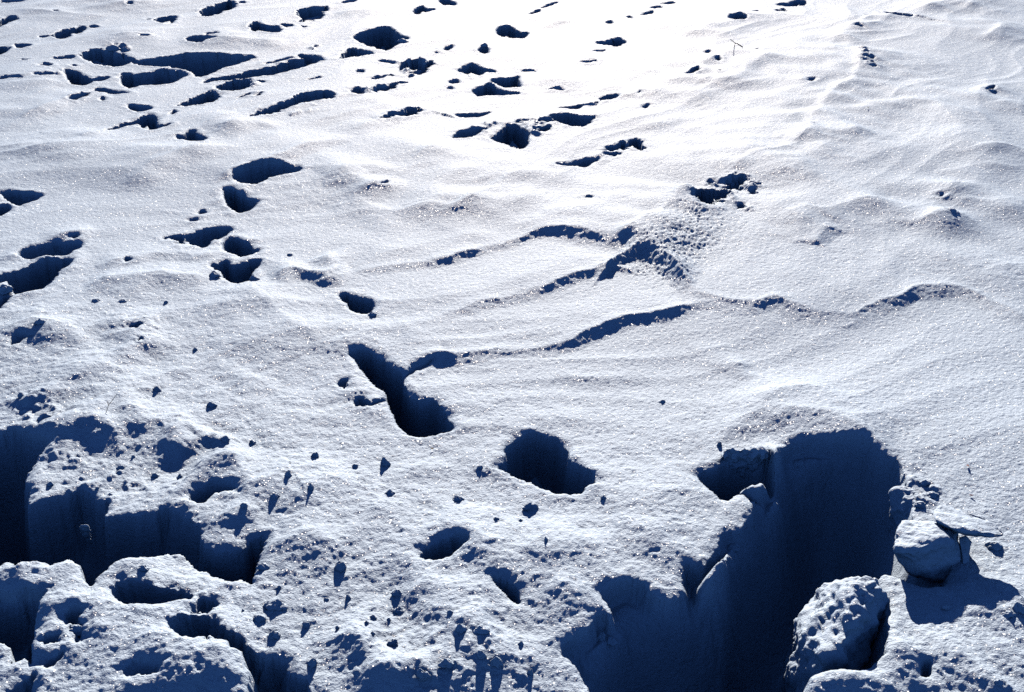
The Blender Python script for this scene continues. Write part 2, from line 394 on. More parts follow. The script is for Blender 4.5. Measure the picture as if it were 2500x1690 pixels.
pit('A', '1180,930 1230,930 1260,900 1310,890 1330,930 1395,940 1380,970 1310,982 1270,965 1210,955', name=FP, k=.55)
pit('A', '1550,1195 1620,1160 1720,1120 1850,1108 1950,1125 2040,1140 2010,1165 1930,1180 1820,1195 1770,1225 1710,1247 1620,1235', name=FP, label='long slipper shaped footprint, alone on the smooth snow')
pit('A', '1490,1270 1530,1263 1620,1290 1680,1330 1732,1345 1700,1380 1640,1407 1570,1400 1520,1350', name=FP)
pit('A', '-20,1290 60,1275 180,1280 300,1298 230,1325 160,1350 120,1372 70,1345 20,1315', name=FP, k=.5)
pit('A', '-30,1370 40,1360 75,1385 40,1415 -20,1450', k=.7, name=FP)
pit('A', '1330,1395 1400,1398 1380,1412 1345,1412')
pit('A', '1255,1455 1330,1450 1300,1468', k=.5)
pit('A', '668,652 705,645 695,668')
pit('A', '460,680 500,655 560,638 610,622 590,640 540,665 490,682')
pit('A', '345,405 420,388 505,382 480,405 400,412')
pit('A', '270,450 340,438 352,458 290,464'); pit('A', '475,448 515,445 500,456')
pit('A', '-20,552 50,533 180,545 60,556'); pit('A', '225,520 300,510 385,505 330,525 250,530')
pit('A', '1140,755 1180,728 1188,750 1150,768'); pit('A', '1600,655 1695,628 1640,656'); pit('A', '1705,655 1785,625 1740,655')
pit('A', '2055,548 2175,528 2140,546'); pit('A', '350,95 400,92 380,104'); pit('A', '840,42 900,38 880,52')
pit('A', '980,122 1020,125 1000,134'); pit('A', '930,255 1010,255 980,268')
pit('A', '135,412 195,412 170,420', k=.8)
pit('B', '88,248 130,228 220,200 320,184 360,215 410,245 465,270 450,285 400,290 390,315 330,350 290,359 230,335 140,290 95,265', name=FP, label='large dark hole, roundest of the far tracks')
pit('B', '25,365 60,335 100,330 150,355 245,375 150,390 60,410 -5,416 0,400', name=FP, crumble=1.4)
pit('B', '485,88 540,52 600,70 645,75 590,90 530,113', name=FP)
pit('B', '665,15 700,3 740,12 795,40 740,50 680,38', name=FP, k=.7)
pit('B', '1045,225 1080,178 1150,180 1200,215 1268,220 1250,255 1180,273 1110,262', name=FP)
pit('B', '690,330 720,318 772,311 740,340 715,346'); pit('B', '925,342 960,322 1000,330 1003,355 960,366', name=FP)
pit('B', '785,462 850,430 900,420 950,448 1065,468 990,475 940,488 900,513 850,485', name=FP)
pit('B', '1000,530 1060,505 1130,510 1212,490 1200,530 1228,572 1150,575 1070,560', name=FP)
pit('B', '880,590 960,565 1000,545 1040,560 1080,590 1150,600 1240,610 1150,625 1080,628 1000,622 940,636 910,610', name=FP)
pit('B', '260,822 330,790 420,760 450,735 530,718 542,755 480,780 400,795 320,815', name=FP, crumble=1.5)
pit('B', '380,465 420,430 480,420 520,410 560,430 610,410 642,418 580,460 520,506 480,495 440,475', name=FP, crumble=1.8)
pit('B', '78,620 120,605 168,620 160,650 120,659 88,645', name=FP)
pit('B', '180,640 280,600 350,580 440,547 430,565 350,605 260,635', crumble=1.8); pit('B', '455,520 490,508 480,530')
pit('B', '105,490 160,483 170,500 125,506'); pit('B', '235,420 300,410 390,428 300,432', k=.6); pit('B', '205,545 270,520 380,510 300,528 250,545', crumble=1.6)
pit('B', '765,767 850,758 950,750 1025,740 970,770 900,786 820,780', name=FP, k=.8)
pit('B', '748,932 800,890 870,875 930,880 1000,855 960,890 850,935 780,946', name=FP, k=.45)
pit('B', '1010,930 1060,910 1100,860 1130,836 1190,845 1240,880 1277,920 1260,960 1262,1000 1220,1019 1150,1005 1080,975 1040,950', name=FP, label='deep rounded footprint below the broken snow crust')
pit('B', '1405,790 1440,763 1500,760 1580,775 1640,800 1725,802 1680,840 1620,876 1560,870 1480,845 1440,820', name=FP)
pit('B', '1735,640 1800,630 1850,618 1880,626 1860,650 1810,671 1760,662', name=FP, k=.9)
pit('B', '1455,712 1560,705 1640,690 1620,725 1540,731', k=.4, name=FP); pit('B', '1660,690 1730,660 1740,685 1690,700', k=.5)
pit('B', '1430,1127 1520,1105 1600,1085 1690,1065 1755,1066 1700,1100 1640,1126 1520,1131', name=FP)
pit('B', '1930,965 1985,930 2030,960 2048,1000 2020,1029 1970,1010', name=FP, crumble=1.2)
pit('B', '1770,1010 1850,978 1920,968 1960,1000 1880,1020 1800,1030', crumble=2, k=.7); pit('B', '1775,1045 1880,1030 1890,1050 1800,1055', crumble=1.5)
pit('B', '1720,290 1790,280 1880,250 1920,290 1880,312 1820,300 1760,303', name=FP, crumble=1.4)
pit('B', '1265,97 1310,65 1352,54 1340,78 1290,98'); pit('B', '1350,45 1420,20 1470,5 1440,28 1370,48', k=.7)
pit('B', '2020,105 2060,80 2112,66 2105,95 2060,109', name=FP); pit('B', '2080,45 2150,22 2178,45 2130,53', name=FP)
pit('B', '2148,10 2240,-8 2260,5 2220,17', name=FP); pit('B', '1926,113 1960,112 1968,137 1945,132'); pit('B', '1785,155 1830,148 1838,170 1800,172')
pit('B', '1290,912 1370,860 1432,870 1400,898 1320,915', crumble=1.5); pit('B', '1185,815 1260,800 1250,826 1200,830', crumble=1.5)
pit('B', '1300,815 1420,820 1440,835 1350,830', crumble=1.5, k=.7)
pit('B', '725,537 790,523 802,545 750,551'); pit('B', '722,580 755,575 750,588'); pit('B', '1390,588 1460,573 1515,592 1450,585', k=.8)
pit('B', '0,30 60,20 120,15 90,32 20,40', k=.6); pit('B', '1620,410 1680,395 1740,405 1660,418', k=.6, crumble=1.6)
pit('B', '1215,470 1250,452 1340,470 1260,472', k=.7); pit('B', '1690,338 1790,335 1760,345', k=.6)
pit('B', '2005,632 2020,635 2010,650'); pit('B', '2030,730 2090,705 2060,730', k=.6)
pit('B', '270,1290 330,1258 310,1285', k=.5); pit('B', '1650,1358 1680,1350 1695,1360', k=.8); pit('B', '640,355 655,358 648,364')
pit('C', '312,146 370,115 420,116 462,140 400,156 340,153', name=FP); pit('C', '400,95 430,92 425,106'); pit('C', '485,75 530,68 525,82')
pit('C', '660,32 660,12 740,15 770,-8 850,-10 853,25 800,41 720,38', name=FP); pit('C', '645,75 690,55 720,75 670,85', k=.6, crumble=1.6)
pit('C', '1370,105 1430,99 1510,115 1585,135 1500,130 1410,122', k=.6)
pit('C', '1170,206 1190,194 1240,215 1200,212', k=.6)
pit('C', '32,542 110,495 130,498 125,525 60,543', name=FP); pit('C', '228,436 260,423 272,440 248,456', name=FP); pit('C', '255,518 275,515 272,526'); pit('C', '165,380 205,370 195,386')
pit('C', '495,350 530,345 525,356'); pit('C', '850,582 910,563 902,582 870,586'); pit('C', '2050,632 2110,605 2122,620 2080,637', k=.7)
pit('C', '60,1365 90,1310 150,1285 190,1310 260,1315 330,1310 342,1355 290,1390 230,1405 210,1447 150,1430 100,1395', name=FP, crumble=1.8, label='ragged dark hollow broken into the slope right of centre')
pit('C', '300,1270 360,1245 430,1222 437,1265 400,1307 340,1300', name=FP, crumble=1.8)
pit('C', '170,1240 215,1235 205,1252', crumble=1.6); pit('C', '370,1430 430,1395 440,1415 400,1440', crumble=1.8, k=.7); pit('C', '470,1280 515,1268 500,1290', crumble=2, k=.8)
pit('C', '470,1330 520,1310 500,1335', crumble=2, k=.6)
for yy, xx in ((356, 1228), (392, 1238), (410, 1245), (437, 1240), (440, 1283), (464, 1228), (466, 1280), (486, 1296)):
    pit('C', f'{xx-26},{yy+6} {xx},{yy-6} {xx+26},{yy+3} {xx},{yy+8}', k=.7)
pit('C', '1785,1490 1800,1460 1840,1462 1850,1485', k=.45); pit('C', '1735,1358 1750,1348 1752,1362'); pit('C', '1855,1280 1870,1258 1880,1275')
pit('C', '870,900 885,888 898,900', k=.8)
pit('D', '105,155 170,120 260,105 340,75 450,75 550,73 545,100 470,150 380,175 290,190 190,198 130,180', name=FP, k=.6, label='shallow grey footprint above the long dark one at left edge')
pit('D', '-20,325 70,300 150,270 250,220 340,195 505,186 460,250 400,270 380,320 300,395 210,420 130,452 85,440 90,400 60,360 30,350 -20,358', name=FP, label='long dark footprint with crumbling lower edge at left')
pit('D', '-20,490 30,450 80,440 60,470 20,520 -20,560', name=FP)
pit('D', '1240,25 1300,0 1380,-25 1480,-43 1565,-35 1545,0 1480,40 1410,80 1370,112 1310,97 1270,75', name=FP, k=.7)
pit('D', '1495,60 1550,28 1600,45 1680,75 1700,110 1755,118 1700,155 1630,169 1560,145 1500,120', name=FP)
pit('D', '1410,235 1480,215 1520,193 1540,235 1600,230 1680,205 1758,193 1740,230 1700,260 1690,300 1680,345 1640,364 1580,350 1500,320 1480,280 1440,260', name=FP, k=.85)
pit('D', '1090,45 1150,25 1230,30 1262,70 1220,85 1160,58', k=.7, crumble=2, name=FP)
pit('D', '470,45 520,32 530,42 490,56', k=.7)
pit('D', '820,225 860,205 895,213 860,235', k=.7)
pit('D', '60,790 110,742 170,735 235,758 170,765 90,805', k=.6, wall=.05, name='hollow')
pit('D', '855,690 900,672 950,680 940,695 880,697', k=.5, crumble=2); pit('D', '920,790 970,778 985,795', k=.5, crumble=2)
pit('D', '2260,445 2315,430 2347,435 2417,455 2487,480 2518,500 2477,577 2407,570 2347,530 2307,480', name=FP)
pit('D', '2260,1040 2300,1000 2350,1020 2330,1080', wall=.06, k=.4)
p_e1 = pit('E', '55,832 120,815 180,820 250,860 330,920 420,978 428,1050 450,1110 520,1145 590,1150 640,1148 680,1200 720,1250 720,1270 775,1322 740,1355 680,1365 620,1390 550,1402 480,1385 420,1340 370,1270 330,1170 300,1090 220,1020 150,940 95,870', name='trench', depth=.24, wall=.03, crumble=.35, label='curved dark trench of joined footprints in the centre')
pit('E', '420,992 465,945 540,900 650,872 600,902 530,935 455,990', depth=.02, wall=.015, rim=0)
pit('E', '55,1172 120,1128 200,1155 310,1148 310,1178 200,1192 110,1200', k=.8, wall=.04, name='hollow', crumble=1.4)
pit('E', '1110,1500 1140,1440 1200,1390 1300,1360 1400,1380 1480,1430 1545,1500 1535,1560 1600,1590 1680,1650 1728,1715 1660,1740 1615,1795 1500,1802 1410,1780 1330,1730 1260,1690 1150,1670 1058,1613 1115,1560', name=FP, depth=.24, wall=.05, crumble=.6, label='deep black footprint in the middle, below the curved trench')
pit('H', '520,705 570,640 620,605 720,580 800,560 875,600 860,630 800,660 720,720 630,738 560,725', name=FP, crumble=.5, label='small dark hole in the middle of the rough foreground')
pit('H', '1005,843 1060,838 1130,865 1190,905 1223,1008 1160,970 1090,910', name='hollow', wall=.02, crumble=.3)
# big hollow at lower left
p_left = pit('G', '-500,-190 0,-165 100,-168 200,-143 300,-113 330,-73 300,-33 240,10 190,80 170,140 200,200 190,270 185,330 300,285 450,240 540,212 600,250 650,270 735,300 710,380 720,410 800,400 950,402 1080,385 1200,400 1300,430 1352,480 1345,560 1400,610 1500,632 1620,612 1700,560 1775,543 1760,640 1730,720 1703,872 1650,820 1540,832 1430,780 1330,722 1250,660 1130,635 1020,660 900,700 800,750 740,800 680,840 618,925 570,860 540,780 480,705 400,760 350,795 270,762 180,810 125,838 90,765 30,780 -60,810 -500,900', name='collapsed_hollow', depth=.60, wall=.16, crumble=.7, soft=0, label='great black hollow with spiked edge at lower left')
pit('G', '750,960 770,900 850,870 950,868 1100,890 1290,918 1318,975 1200,990 1050,1020 960,1050 860,1067 800,1035', name='hollow', wall=.04)
pit('G', '-400,970 130,968 325,955 280,1030 250,1130 235,1230 222,1390 190,1350 90,1382 70,1300 0,1260 -400,1200', name='hollow', wall=.05, depth=.2, soft=0, label='black hollow cut off by the left edge, below the largest one')
pit('G', '440,1140 500,1090 560,1085 625,1058 560,1150 585,1230 540,1265 490,1190', wall=.05, crumble=1.3, k=.6, name='hollow')
pit('G', '1140,1200 1200,1150 1300,1110 1430,1095 1460,1180 1560,1210 1680,1320 1800,1360 1890,1380 1960,1440 2050,1500 2130,1600 2100,1720 1690,1700 1680,1400 1500,1300 1360,1280 1280,1312 1200,1318 1160,1250', name='hollow', wall=.06, depth=.12, crumble=.9, label='crooked dark hollow running off the bottom edge')
pit('G', '820,1500 900,1450 1000,1430 1130,1450 1100,1510 1000,1545 880,1540', wall=.09, k=.5, name='hollow')
pit('G', '1270,300 1310,230 1400,198 1500,188 1600,235 1592,262 1500,250 1420,258 1360,312 1290,312', wall=.03, k=.7, name='hollow')
pit('G', '285,1405 380,1350 445,1335 400,1390 340,1442', k=.6, wall=.04); pit('G', '1300,1060 1350,1000 1410,968 1450,1010 1400,1050 1330,1070', k=.6, wall=.05, crumble=1.6)
pit('G', '-200,1700 60,1580 170,1500 260,1450 210,1560 180,1700', wall=.08, depth=.08, name='hollow')
pit('G', '280,1290 330,1250 420,1240 400,1280 340,1310', wall=.06, k=.4)
# the big hole at lower right, and the notch beside it
p_hole = pit('I', '680,-43 750,-83 860,-103 1000,-98 1200,-88 1265,-63 1330,-13 1400,27 1480,60 1500,130 1515,200 1540,300 1560,400 1575,500 1590,600 1620,660 1700,690 1820,700 1800,880 1680,878 1560,850 1525,820 1450,800 1330,775 1360,900 1380,1010 1385,1200 1400,1340 1300,1420 1180,1450 1000,1445 900,1480 850,1570 860,2100 -400,2300 -480,1800 -597,1570 -627,1480 -727,1370 -812,1290 -727,1210 -597,1150 -560,1040 -440,1080 -487,1000 -540,940 -447,860 -307,850 -187,935 -57,965 60,920 10,830 30,738 160,768 220,670 265,560 310,500 400,490 440,420 500,380 490,310 550,270 620,130 660,0', name='collapsed_hole', depth=.46, wall=.30, crumble=.45, soft=1, label='huge blue shadowed hole broken through the crust at lower right')
pit('I', '110,92 250,68 300,30 420,10 550,40 590,0 650,130 600,255 490,300 440,250 380,245 290,292 220,240 160,170', name='notch', depth=.20, wall=.04, crumble=.35, label='dark notch left of the huge hole under a bright lump')
def spur(s, txt, h, w_):
    # a rounded spur of snow inside a hole: x, y, z triples
    v = [float(q) for q in txt.replace(',', ' ').split()]
    p = smooth_line(np.array([P(s, v[i], v[i+1], v[i+2]) for i in range(0, len(v), 3)]), False, 2)
    m = w_*2.6; w = window(p[:,0].min()-m, p[:,0].max()+m, p[:,1].min()-m, p[:,1].max()+m)
    d, _ = seg_dist(X[w]+WX[w], Y[w]+WY[w], p, False)
    k = sstep(-.02, -.14, H[w])
    H[w] += k*h*np.exp(-(d/w_)**2)*(1+.3*noise(X[w]*7, Y[w]*7, 71))
spur('I', '560,380,-.06 470,540,-.14 340,740,-.2 230,920,-.22 170,1150,-.24 150,1500,-.26', .17, .055)
spur('I', '700,560,-.3 900,470,-.26 1120,420,-.26 1330,380,-.24', .13, .05)
spur('I', '-620,1420,-.1 -480,1330,-.14 -300,1300,-.2', .10, .07)
spur('G', '300,520,-.2 700,560,-.3 1100,560,-.3 1400,720,-.2', .08, .07)
pit('I', '1600,1440 1620,1395 1670,1385 1700,1430 1690,1480 1630,1490', name='hollow', wall=.03, crumble=.4)
mound('I', 1010, 1540, .10, .05, .03)
print('hollows', round(time.time()-T0, 1), len(PARTS))

# gentle grain on the hollow floors already in the base noise
def height_at(x, y):
    r = int(np.clip(np.searchsorted(Yr, y), 1, NR-1)); c = int(np.clip(np.searchsorted(U, x/(0.62+max(y, 0)*0.86)), 1, NC-1))
    return float(H[r, c])

# ------------------------------------------------------------------ materials
def snow_material(name, base, grain=1.0, sparkle=.008):
    m = bpy.data.materials.new(name); m.use_nodes = True; nt = m.node_tree; n, l = nt.nodes, nt.links
    bs = n['Principled BSDF']; out = n['Material Output']
    tc = n.new('ShaderNodeTexCoord'); geo = n.new('ShaderNodeNewGeometry')
    def nz(scale, detail=2, rough=.6):
        t = n.new('ShaderNodeTexNoise'); t.inputs['Scale'].default_value = scale; t.inputs['Detail'].default_value = detail
        t.inputs['Roughness'].default_value = rough; l.new(geo.outputs['Position'], t.inputs['Vector']); return t
    prev = None
    for sc, st, di in ((22, .2, .012), (75, .45, .0065), (210, .8, .0036), (520, .7, .0015)):
        t = nz(sc, 2); b = n.new('ShaderNodeBump'); b.inputs['Strength'].default_value = st*grain; b.inputs['Distance'].default_value = di
        l.new(t.outputs['Fac'], b.inputs['Height'])
        if prev: l.new(prev.outputs['Normal'], b.inputs['Normal'])
        prev = b
    cr = n.new('ShaderNodeValToRGB'); t = nz(3.0, 6); l.new(t.outputs['Fac'], cr.inputs['Fac'])
    cr.color_ramp.elements[0].color = (*[c*.96 for c in base], 1); cr.color_ramp.elements[1].color = (*[min(.95, c*1.03) for c in base], 1)
    cr.color_ramp.elements[0].position = .3; cr.color_ramp.elements[1].position = .7
    l.new(cr.outputs[0], bs.inputs['Base Color'])
    bs.inputs['Roughness'].default_value = .62; bs.inputs['Specular IOR Level'].default_value = .05
    l.new(prev.outputs['Normal'], bs.inputs['Normal'])
    # ice crystals: tiny facets turned every way
    v = n.new('ShaderNodeTexVoronoi'); v.inputs['Scale'].default_value = 430; l.new(geo.outputs['Position'], v.inputs['Vector'])
    s = n.new('ShaderNodeVectorMath'); s.operation = 'SUBTRACT'; s.inputs[1].default_value = (.5, .5, .5); l.new(v.outputs['Color'], s.inputs[0])
    k = n.new('ShaderNodeVectorMath'); k.operation = 'SCALE'; k.inputs['Scale'].default_value = 1.9; l.new(s.outputs[0], k.inputs[0])
    a = n.new('ShaderNodeVectorMath'); a.operation = 'ADD'; l.new(k.outputs[0], a.inputs[0]); l.new(geo.outputs['Normal'], a.inputs[1])
    q = n.new('ShaderNodeVectorMath'); q.operation = 'NORMALIZE'; l.new(a.outputs[0], q.inputs[0])
    g = n.new('ShaderNodeBsdfGlossy'); g.inputs['Roughness'].default_value = .22; g.inputs['Color'].default_value = (.95, .97, 1, 1)
    l.new(q.outputs[0], g.inputs['Normal'])
    mx = n.new('ShaderNodeMixShader'); mx.inputs['Fac'].default_value = sparkle
    l.new(bs.outputs[0], mx.inputs[1]); l.new(g.outputs[0], mx.inputs[2]); l.new(mx.outputs[0], out.inputs['Surface'])
    return m
SNOW = snow_material('snow', (.54, .68, .85))
SNOW_BLOCK = snow_material('snow_block', (.54, .68, .85), .8, .008)
def plain(name, col, rough=.7):
    m = bpy.data.materials.new(name); m.use_nodes = True; n, l = m.node_tree.nodes, m.node_tree.links
    t = n.new('ShaderNodeTexNoise'); t.inputs['Scale'].default_value = 300; r = n.new('ShaderNodeValToRGB')
    r.color_ramp.elements[0].color = (*[c*.6 for c in col], 1); r.color_ramp.elements[1].color = (*col, 1)
    l.new(t.outputs['Fac'], r.inputs['Fac']); l.new(r.outputs[0], n['Principled BSDF'].inputs['Base Color'])
    n['Principled BSDF'].inputs['Roughness'].default_value = rough; return m
BARK = plain('bark', (.09, .07, .06)); STRAW = plain('straw', (.55, .38, .12)); RUST = plain('rust_leaf', (.35, .08, .04))

# ------------------------------------------------------------------ build the sheet and its hollows
co = np.stack([X, Y, H], -1).reshape(-1, 3)
dU = np.stack([np.gradient(X, axis=1), np.gradient(Y, axis=1), np.gradient(H, axis=1)], -1)
dV = np.stack([np.gradient(X, axis=0), np.gradient(Y, axis=0), np.gradient(H, axis=0)], -1)
NRM = np.cross(dU, dV).reshape(-1, 3); NRM /= np.linalg.norm(NRM, axis=1, keepdims=True)+1e-12
idx = np.arange(NR*NC).reshape(NR, NC)
quads = np.stack([idx[:-1, :-1], idx[:-1, 1:], idx[1:, 1:], idx[1:, :-1]], -1).reshape(-1, 4)
qp = PART[:-1, :-1].reshape(-1)
def sheet(name, q):
    u, inv = np.unique(q, return_inverse=True); inv = inv.reshape(-1)
    me = bpy.data.meshes.new(name)
    me.vertices.add(len(u)); me.vertices.foreach_set('co', co[u].astype(np.float32).ravel())
    me.loops.add(len(inv)); me.loops.foreach_set('vertex_index', inv.astype(np.int32))
    me.polygons.add(len(q)); me.polygons.foreach_set('loop_start', np.arange(0, len(q)*4, 4, dtype=np.int32))
    me.polygons.foreach_set('loop_total', np.full(len(q), 4, np.int32))
    me.polygons.foreach_set('use_smooth', np.ones(len(q), bool))
    me.update(calc_edges=True)
    me.normals_split_custom_set_from_vertices(NRM[u].astype(np.float32))
    me.materials.append(SNOW)
    o = bpy.data.objects.new(name, me); C.objects.link(o); return o
ground = sheet('snow_ground', quads[qp < 0]); ground['kind'] = 'structure'
ground['label'] = 'wind carved sunlit snow covering the whole ground'
order = np.argsort(qp, kind='stable'); bounds = np.searchsorted(qp[order], np.arange(len(PARTS)+1))
for k, (nm, lb) in enumerate(PARTS):
    sel = order[bounds[k]:bounds[k+1]]
    if len(sel) < 4:
        print('empty part', k, nm, lb); continue
    o = sheet(nm, quads[sel]); o.parent = ground
    if lb: o['label'] = lb
print('sheet', round(time.time()-T0, 1), NR, NC)

# ------------------------------------------------------------------ blocks, clumps, litter
from mathutils import noise as mnoise
def hull_chunk(name, pts, label, cat, group=None, sub=4, rough=.012, smooth=3, seed=0, freq=14, mat=None, parent=None, grow=1.0):
    bm = bmesh.new(); cen = sum((Vector(p) for p in pts), Vector())/len(pts)
    for p in pts: bm.verts.new(cen+(Vector(p)-cen)*grow)
    r = bmesh.ops.convex_hull(bm, input=bm.verts[:])
    dead = [e for e in r['geom_interior'] if isinstance(e, bmesh.types.BMVert)]
    dead = [v for v in bm.verts if not v.link_faces]
    bmesh.ops.delete(bm, geom=dead, context='VERTS')
    bmesh.ops.triangulate(bm, faces=bm.faces[:])
    for i in range(sub):
        bmesh.ops.subdivide_edges(bm, edges=bm.edges[:], cuts=1, use_grid_fill=True)
        if i < smooth:
            bmesh.ops.smooth_vert(bm, verts=bm.verts[:], factor=.5, use_axis_x=True, use_axis_y=True, use_axis_z=True)
    bm.normal_update()
    off = Vector((seed*3.1, seed*1.7, seed*.9))
    for v in bm.verts:
        p = v.co + off
        d = rough*(mnoise.noise(p*freq) + .55*mnoise.noise(p*freq*2.6) + .3*mnoise.noise(p*freq*6))
        v.co += v.normal*d
    me = bpy.data.meshes.new(name); bm.to_mesh(me); bm.free()
    for p in me.polygons: p.use_smooth = True
    me.materials.append(mat or SNOW_BLOCK)
    o = bpy.data.objects.new(name, me); C.objects.link(o)
    if parent: o.parent = parent
    else:
        o['label'] = label; o['category'] = cat
        if group: o['group'] = group
    return o
def V(s, x, y, z): a = P(s, x, y, z); return (a[0], a[1], z)


def down(s, x, y, z, dy=.1, zz=-.4):
    a = P(s, x, y, z); return (a[0], a[1]+dy, zz)
def hullp(s, txt):
    v = [float(q) for q in txt.replace(',', ' ').split()]
    return [V(s, v[i], v[i+1], v[i+2]) for i in range(0, len(v), 3)]
# boulder standing in the mouth of the hole
hull_chunk('snow_boulder', hullp('I', '1150,738,.03 1320,765,.04 1340,850,.055 1190,890,.062 1090,1170,.070 1010,1270,.058 870,830,-.03 880,930,-.04 765,1130,-.07 748,1260,-.08 748,1390,-.10 '
    '1432,1010,-.04 1428,1200,-.09 1430,1350,-.14 1180,1450,-.18 1000,1450,-.18 800,1400,-.17')
    + [down('I', 900, 900, 0), down('I', 1400, 950, 0), down('I', 1420, 1400, 0, 0), down('I', 780, 1400, 0, 0)],
    'big angular snow boulder standing in the mouth of the huge hole', 'snow block', sub=5, rough=.017, smooth=1, seed=2, freq=15, grow=1.05)
# broken crust right of the hole
hull_chunk('snow_block', hullp('I', '1500,378,.060 1560,366,.062 1800,440,.060 1895,470,.06 1440,480,.068 1425,540,.072 1430,600,.074 1520,640,.078 1700,570,.080 1880,530,.078 1500,720,-.03 1580,810,-.04 1790,860,-.04 1895,800,-.03'),
    'snow block with a bright top and smooth grey side, right of the huge hole', 'snow block', 'broken crust around the huge hole', sub=5, rough=.010, smooth=2, seed=5, grow=1.05)
hull_chunk('snow_slab', hullp('I', '1680,345,.080 1760,295,.074 1900,315,.074 2100,410,.076 2215,510,.078 2210,560,.066 2000,500,.090 1880,485,.090 1700,420,.088 1750,440,.060 2080,540,.062 1900,520,.058'),
    'thin tilted plate of crust jutting to the right over a dark shadow', 'snow slab', 'broken crust around the huge hole', sub=4, rough=.007, smooth=1, seed=7, freq=20)
hull_chunk('snow_fin', hullp('I', '1870,470,.07 1930,470,.07 1900,600,.02 1945,640,.0 1905,800,-.01 1925,855,-.02 1990,520,.05') + [down('I', 1880, 600, 0, 0, -.05)],
    'narrow upright fin of snow under the jutting crust plate', 'snow fin', 'broken crust around the huge hole', sub=4, rough=.005, smooth=1, seed=8)
hull_chunk('snow_block', hullp('I', '1410,215,.0 1480,180,.02 1560,140,.02 1600,190,.02 1580,280,.02 1640,380,.01 1500,400,-.01 1420,330,-.03 1400,260,-.02')
    + [down('I', 1450, 300, 0, 0, -.2), down('I', 1600, 300, 0, 0, -.1)],
    'pale rounded snow block on the right rim of the huge hole', 'snow block', 'broken crust around the huge hole', sub=5, rough=.013, smooth=2, seed=9)
hull_chunk('snow_block', hullp('I', '230,-30,.02 290,-65,.04 400,-50,.045 540,-90,.05 560,-30,.04 575,20,.02 420,60,-.02 260,60,-.03 200,20,-.01')
    + [down('I', 300, 60, 0, 0.05, -.1), down('I', 540, 50, 0, 0.05, -.1)],
    'rough grey snow block behind the dark notch left of the huge hole', 'snow block', 'broken crust around the huge hole', sub=5, rough=.022, smooth=1, seed=11, freq=22)
hull_chunk('snow_block', hullp('G', '515,455,.03 560,428,.045 600,450,.04 620,480,.02 560,490,.0 520,480,.0') + [down('G', 560, 480, 0, .05, -.1)],
    'small sunlit lump poking out of the great black hollow at left', 'snow block', sub=4, rough=.006, smooth=2, seed=12)
print('blocks', round(time.time()-T0, 1))

# small clumps lying on the snow: crop, x and y of the foot, width and height in the photograph, lean, label
def clump(s, x, y, w, h, label, seed, lean=0.0, tall=1.0, group='small snow clumps on the trodden snow'):
    x0, y0 = P(s, x, y); slant = math.hypot(y0, CAM_H); k = .36285*slant/3017
    rx, hz = w*k*.5, max(h*k*.46, .005)*tall
    bm = bmesh.new(); bmesh.ops.create_icosphere(bm, subdivisions=4, radius=1)
    off = Vector((seed*1.31, seed*.77, seed*2.3))
    for v in bm.verts:
        p = v.co.copy()
        n = .45*mnoise.noise(p*1.1+off) + .25*mnoise.noise(p*2.4+off) + .12*mnoise.noise(p*6+off)
        p *= 1+n
        t = max(p.z, 0)
        v.co = (p.x*rx*(1-.35*t) + lean*t*hz, p.y*rx*.8*(1-.4*t) - .1*t*hz, p.z*hz*(1.0 if p.z > 0 else .5))
    me = bpy.data.meshes.new('snow_clump'); bm.to_mesh(me); bm.free()
    for f in me.polygons: f.use_smooth = True
    me.materials.append(SNOW_BLOCK)
    o = bpy.data.objects.new('snow_clump', me); C.objects.link(o)
    o.location = (x0, y0, height_at(x0, y0)+hz*.08)
    o['label'] = label; o['category'] = 'snow clump'; o['group'] = group
